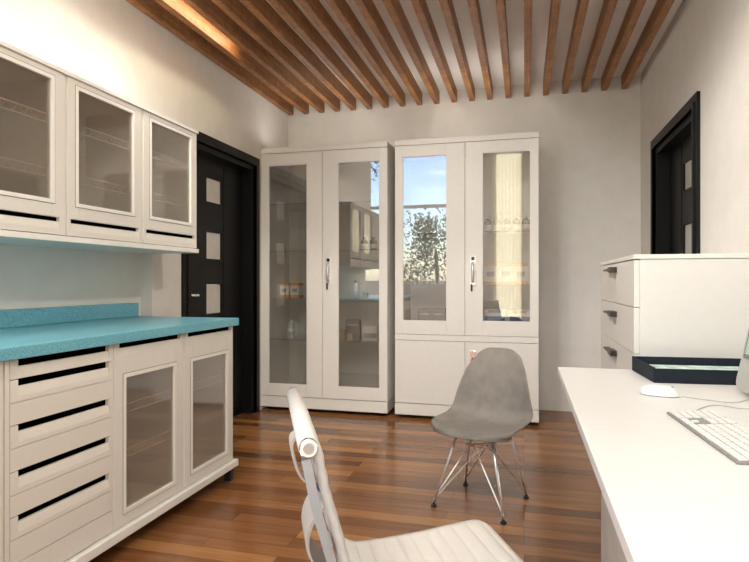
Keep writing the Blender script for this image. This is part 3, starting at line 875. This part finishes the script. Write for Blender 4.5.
# padded roll along the top of the back
MB().tube([(-OF-.004, -.225, .818), (-OF-.004, .225, .818)], [.0175, .0175], 20).build('top_roll', M['leather'], oc, smooth=True)
for s in (-1, 1):
    c = MB().tube([(-OF-.004, s*.2255, .818), (-OF-.004, s*.238, .818)], .0165, 20).build('end_cap', M['chrome'], oc, bevel=.002)
    MB().tube([(-OF-.004, s*.2385, .818), (-OF-.004, s*.2405, .818)], .0095, 16).build('cap_disc', M['alu'], c)
    rail = MB(); A = []; B = []
    for i in range(2, 297, 6):
        p = pc[i]; t = (pc[i+2]-pc[i-2]).normalized(); n = Vector((t.z, 0, -t.x))
        if n.z > 0 and abs(n.z) > abs(n.x): n = -n
        if abs(n.x) >= abs(n.z) and n.x > 0: n = -n
        A.append((p.x-OF+n.x*.012, p.z+n.z*.012)); B.append((p.x-OF+n.x*.028, p.z+n.z*.028))
    rows = [[(a[0], s*.2245, a[1]) for a in A], [(a[0], s*.2365, a[1]) for a in A], [(a[0], s*.2365, a[1]) for a in B], [(a[0], s*.2245, a[1]) for a in B], [(a[0], s*.2245, a[1]) for a in A]]
    rail.grid(rows).build('side_rail', M['rail'], oc)
def strip(name, path, ya, yb, t, m):
    p_ = catmull([(a-OF, 0, z) for a, z in path], 24)
    MB().grid([[(p.x, ya, p.z) for p in p_], [(p.x, yb, p.z) for p in p_], [(p.x+t, yb, p.z-t*.4) for p in p_], [(p.x+t, ya, p.z-t*.4) for p in p_], [(p.x, ya, p.z) for p in p_]]).build(name, m, oc, smooth=False)
strip('back_bracket', [(-.005, .80), (-.026, .785), (-.022, .75), (-.008, .715), (.02, .69), (.045, .672)], -.075, -.02, .006, M['shell'])
strip('lumbar_plate', [(.045, .675), (.012, .635), (.002, .595), (.012, .56), (.05, .51)], -.10, .03, .006, M['shell'])
MB().lathe([(.03, .30), (.03, .37), (.055, .385), (.055, .405)], 0, 0, 0, 20).build('gas_column', M['alu'], oc)
MB().box(-.12, .12, -.2235, .2235, .378, .402).build('seat_beam', M['alu'], oc, bevel=.004)
MB().lathe([(.035, .085), (.04, .10), (.034, .13), (.028, .299)], 0, 0, 0, 20).build('hub', M['chrome'], oc)
for k in range(5):
    a = 2*PI*k/5+.3
    ex, ey = .28*math.cos(a), .28*math.sin(a)
    MB().tube([(.03*math.cos(a), .03*math.sin(a), .115), (ex*.6, ey*.6, .10), (ex, ey, .075)], [.02, .017, .012], 10).build('base_arm', M['chrome'], oc, smooth=True)
    w = MB().tube([(ex+.012*math.sin(a), ey-.012*math.cos(a), .028), (ex-.012*math.sin(a), ey+.012*math.cos(a), .028)], .0275, 16).build('caster', M['blackp'], oc)
    MB().tube([(ex, ey, .045), (ex, ey, .075)], .006, 8).build('caster_stem', M['chrome'], w)

# ------------------------------------------------------------------ outside, seen in the cabinet glass
struct(MB().box(-40, 40, -60, YR-.2, -.6, -.5).build('ground', M['ground']))
def tree(x, y, hgt, rad, n, label):
    e = empty('tree', (x, y, -.5), 0, label, 'tree', 'trees outside the rear window')
    MB().tube([(0, 0, 0), (.05, .02, hgt*.35), (-.03, 0, hgt*.75)], [.12, .09, .04], 8).build('trunk', M['bark'], e)
    b = MB()
    cl = [(random.uniform(-rad, rad)*.75, random.uniform(-rad, rad)*.75, hgt*random.uniform(.38, 1.0), random.uniform(.3, .6)*rad) for _ in range(16)]
    for _ in range(n):
        cx, cy, cz, r = random.choice(cl)
        d = Vector((random.gauss(0, 1), random.gauss(0, 1), random.gauss(0, 1))).normalized()*r*random.random()**.4
        p = Vector((cx, cy, cz))+d
        u = Vector((random.gauss(0, 1), random.gauss(0, 1), random.gauss(0, 1))).normalized(); w = u.orthogonal().normalized()
        s = random.uniform(.05, .09)
        b.bm.faces.new([b.bm.verts.new(p+u*s), b.bm.verts.new(p+w*s*.5), b.bm.verts.new(p-u*s), b.bm.verts.new(p-w*s*.5)])
    b.build('foliage', M['leaf'], e)
tree(-6.6, -9.0, 6.2, 1.7, 3200, 'green tree outside, at the left of the view reflected in the cabinet glass')
tree(-2.9, -10.5, 3.6, 1.5, 2600, 'low green tree outside, in the middle of the view reflected in the cabinet glass')
tree(-.1, -15, 3.4, 1.6, 2600, 'low green tree outside, at the right of the view reflected in the cabinet glass')
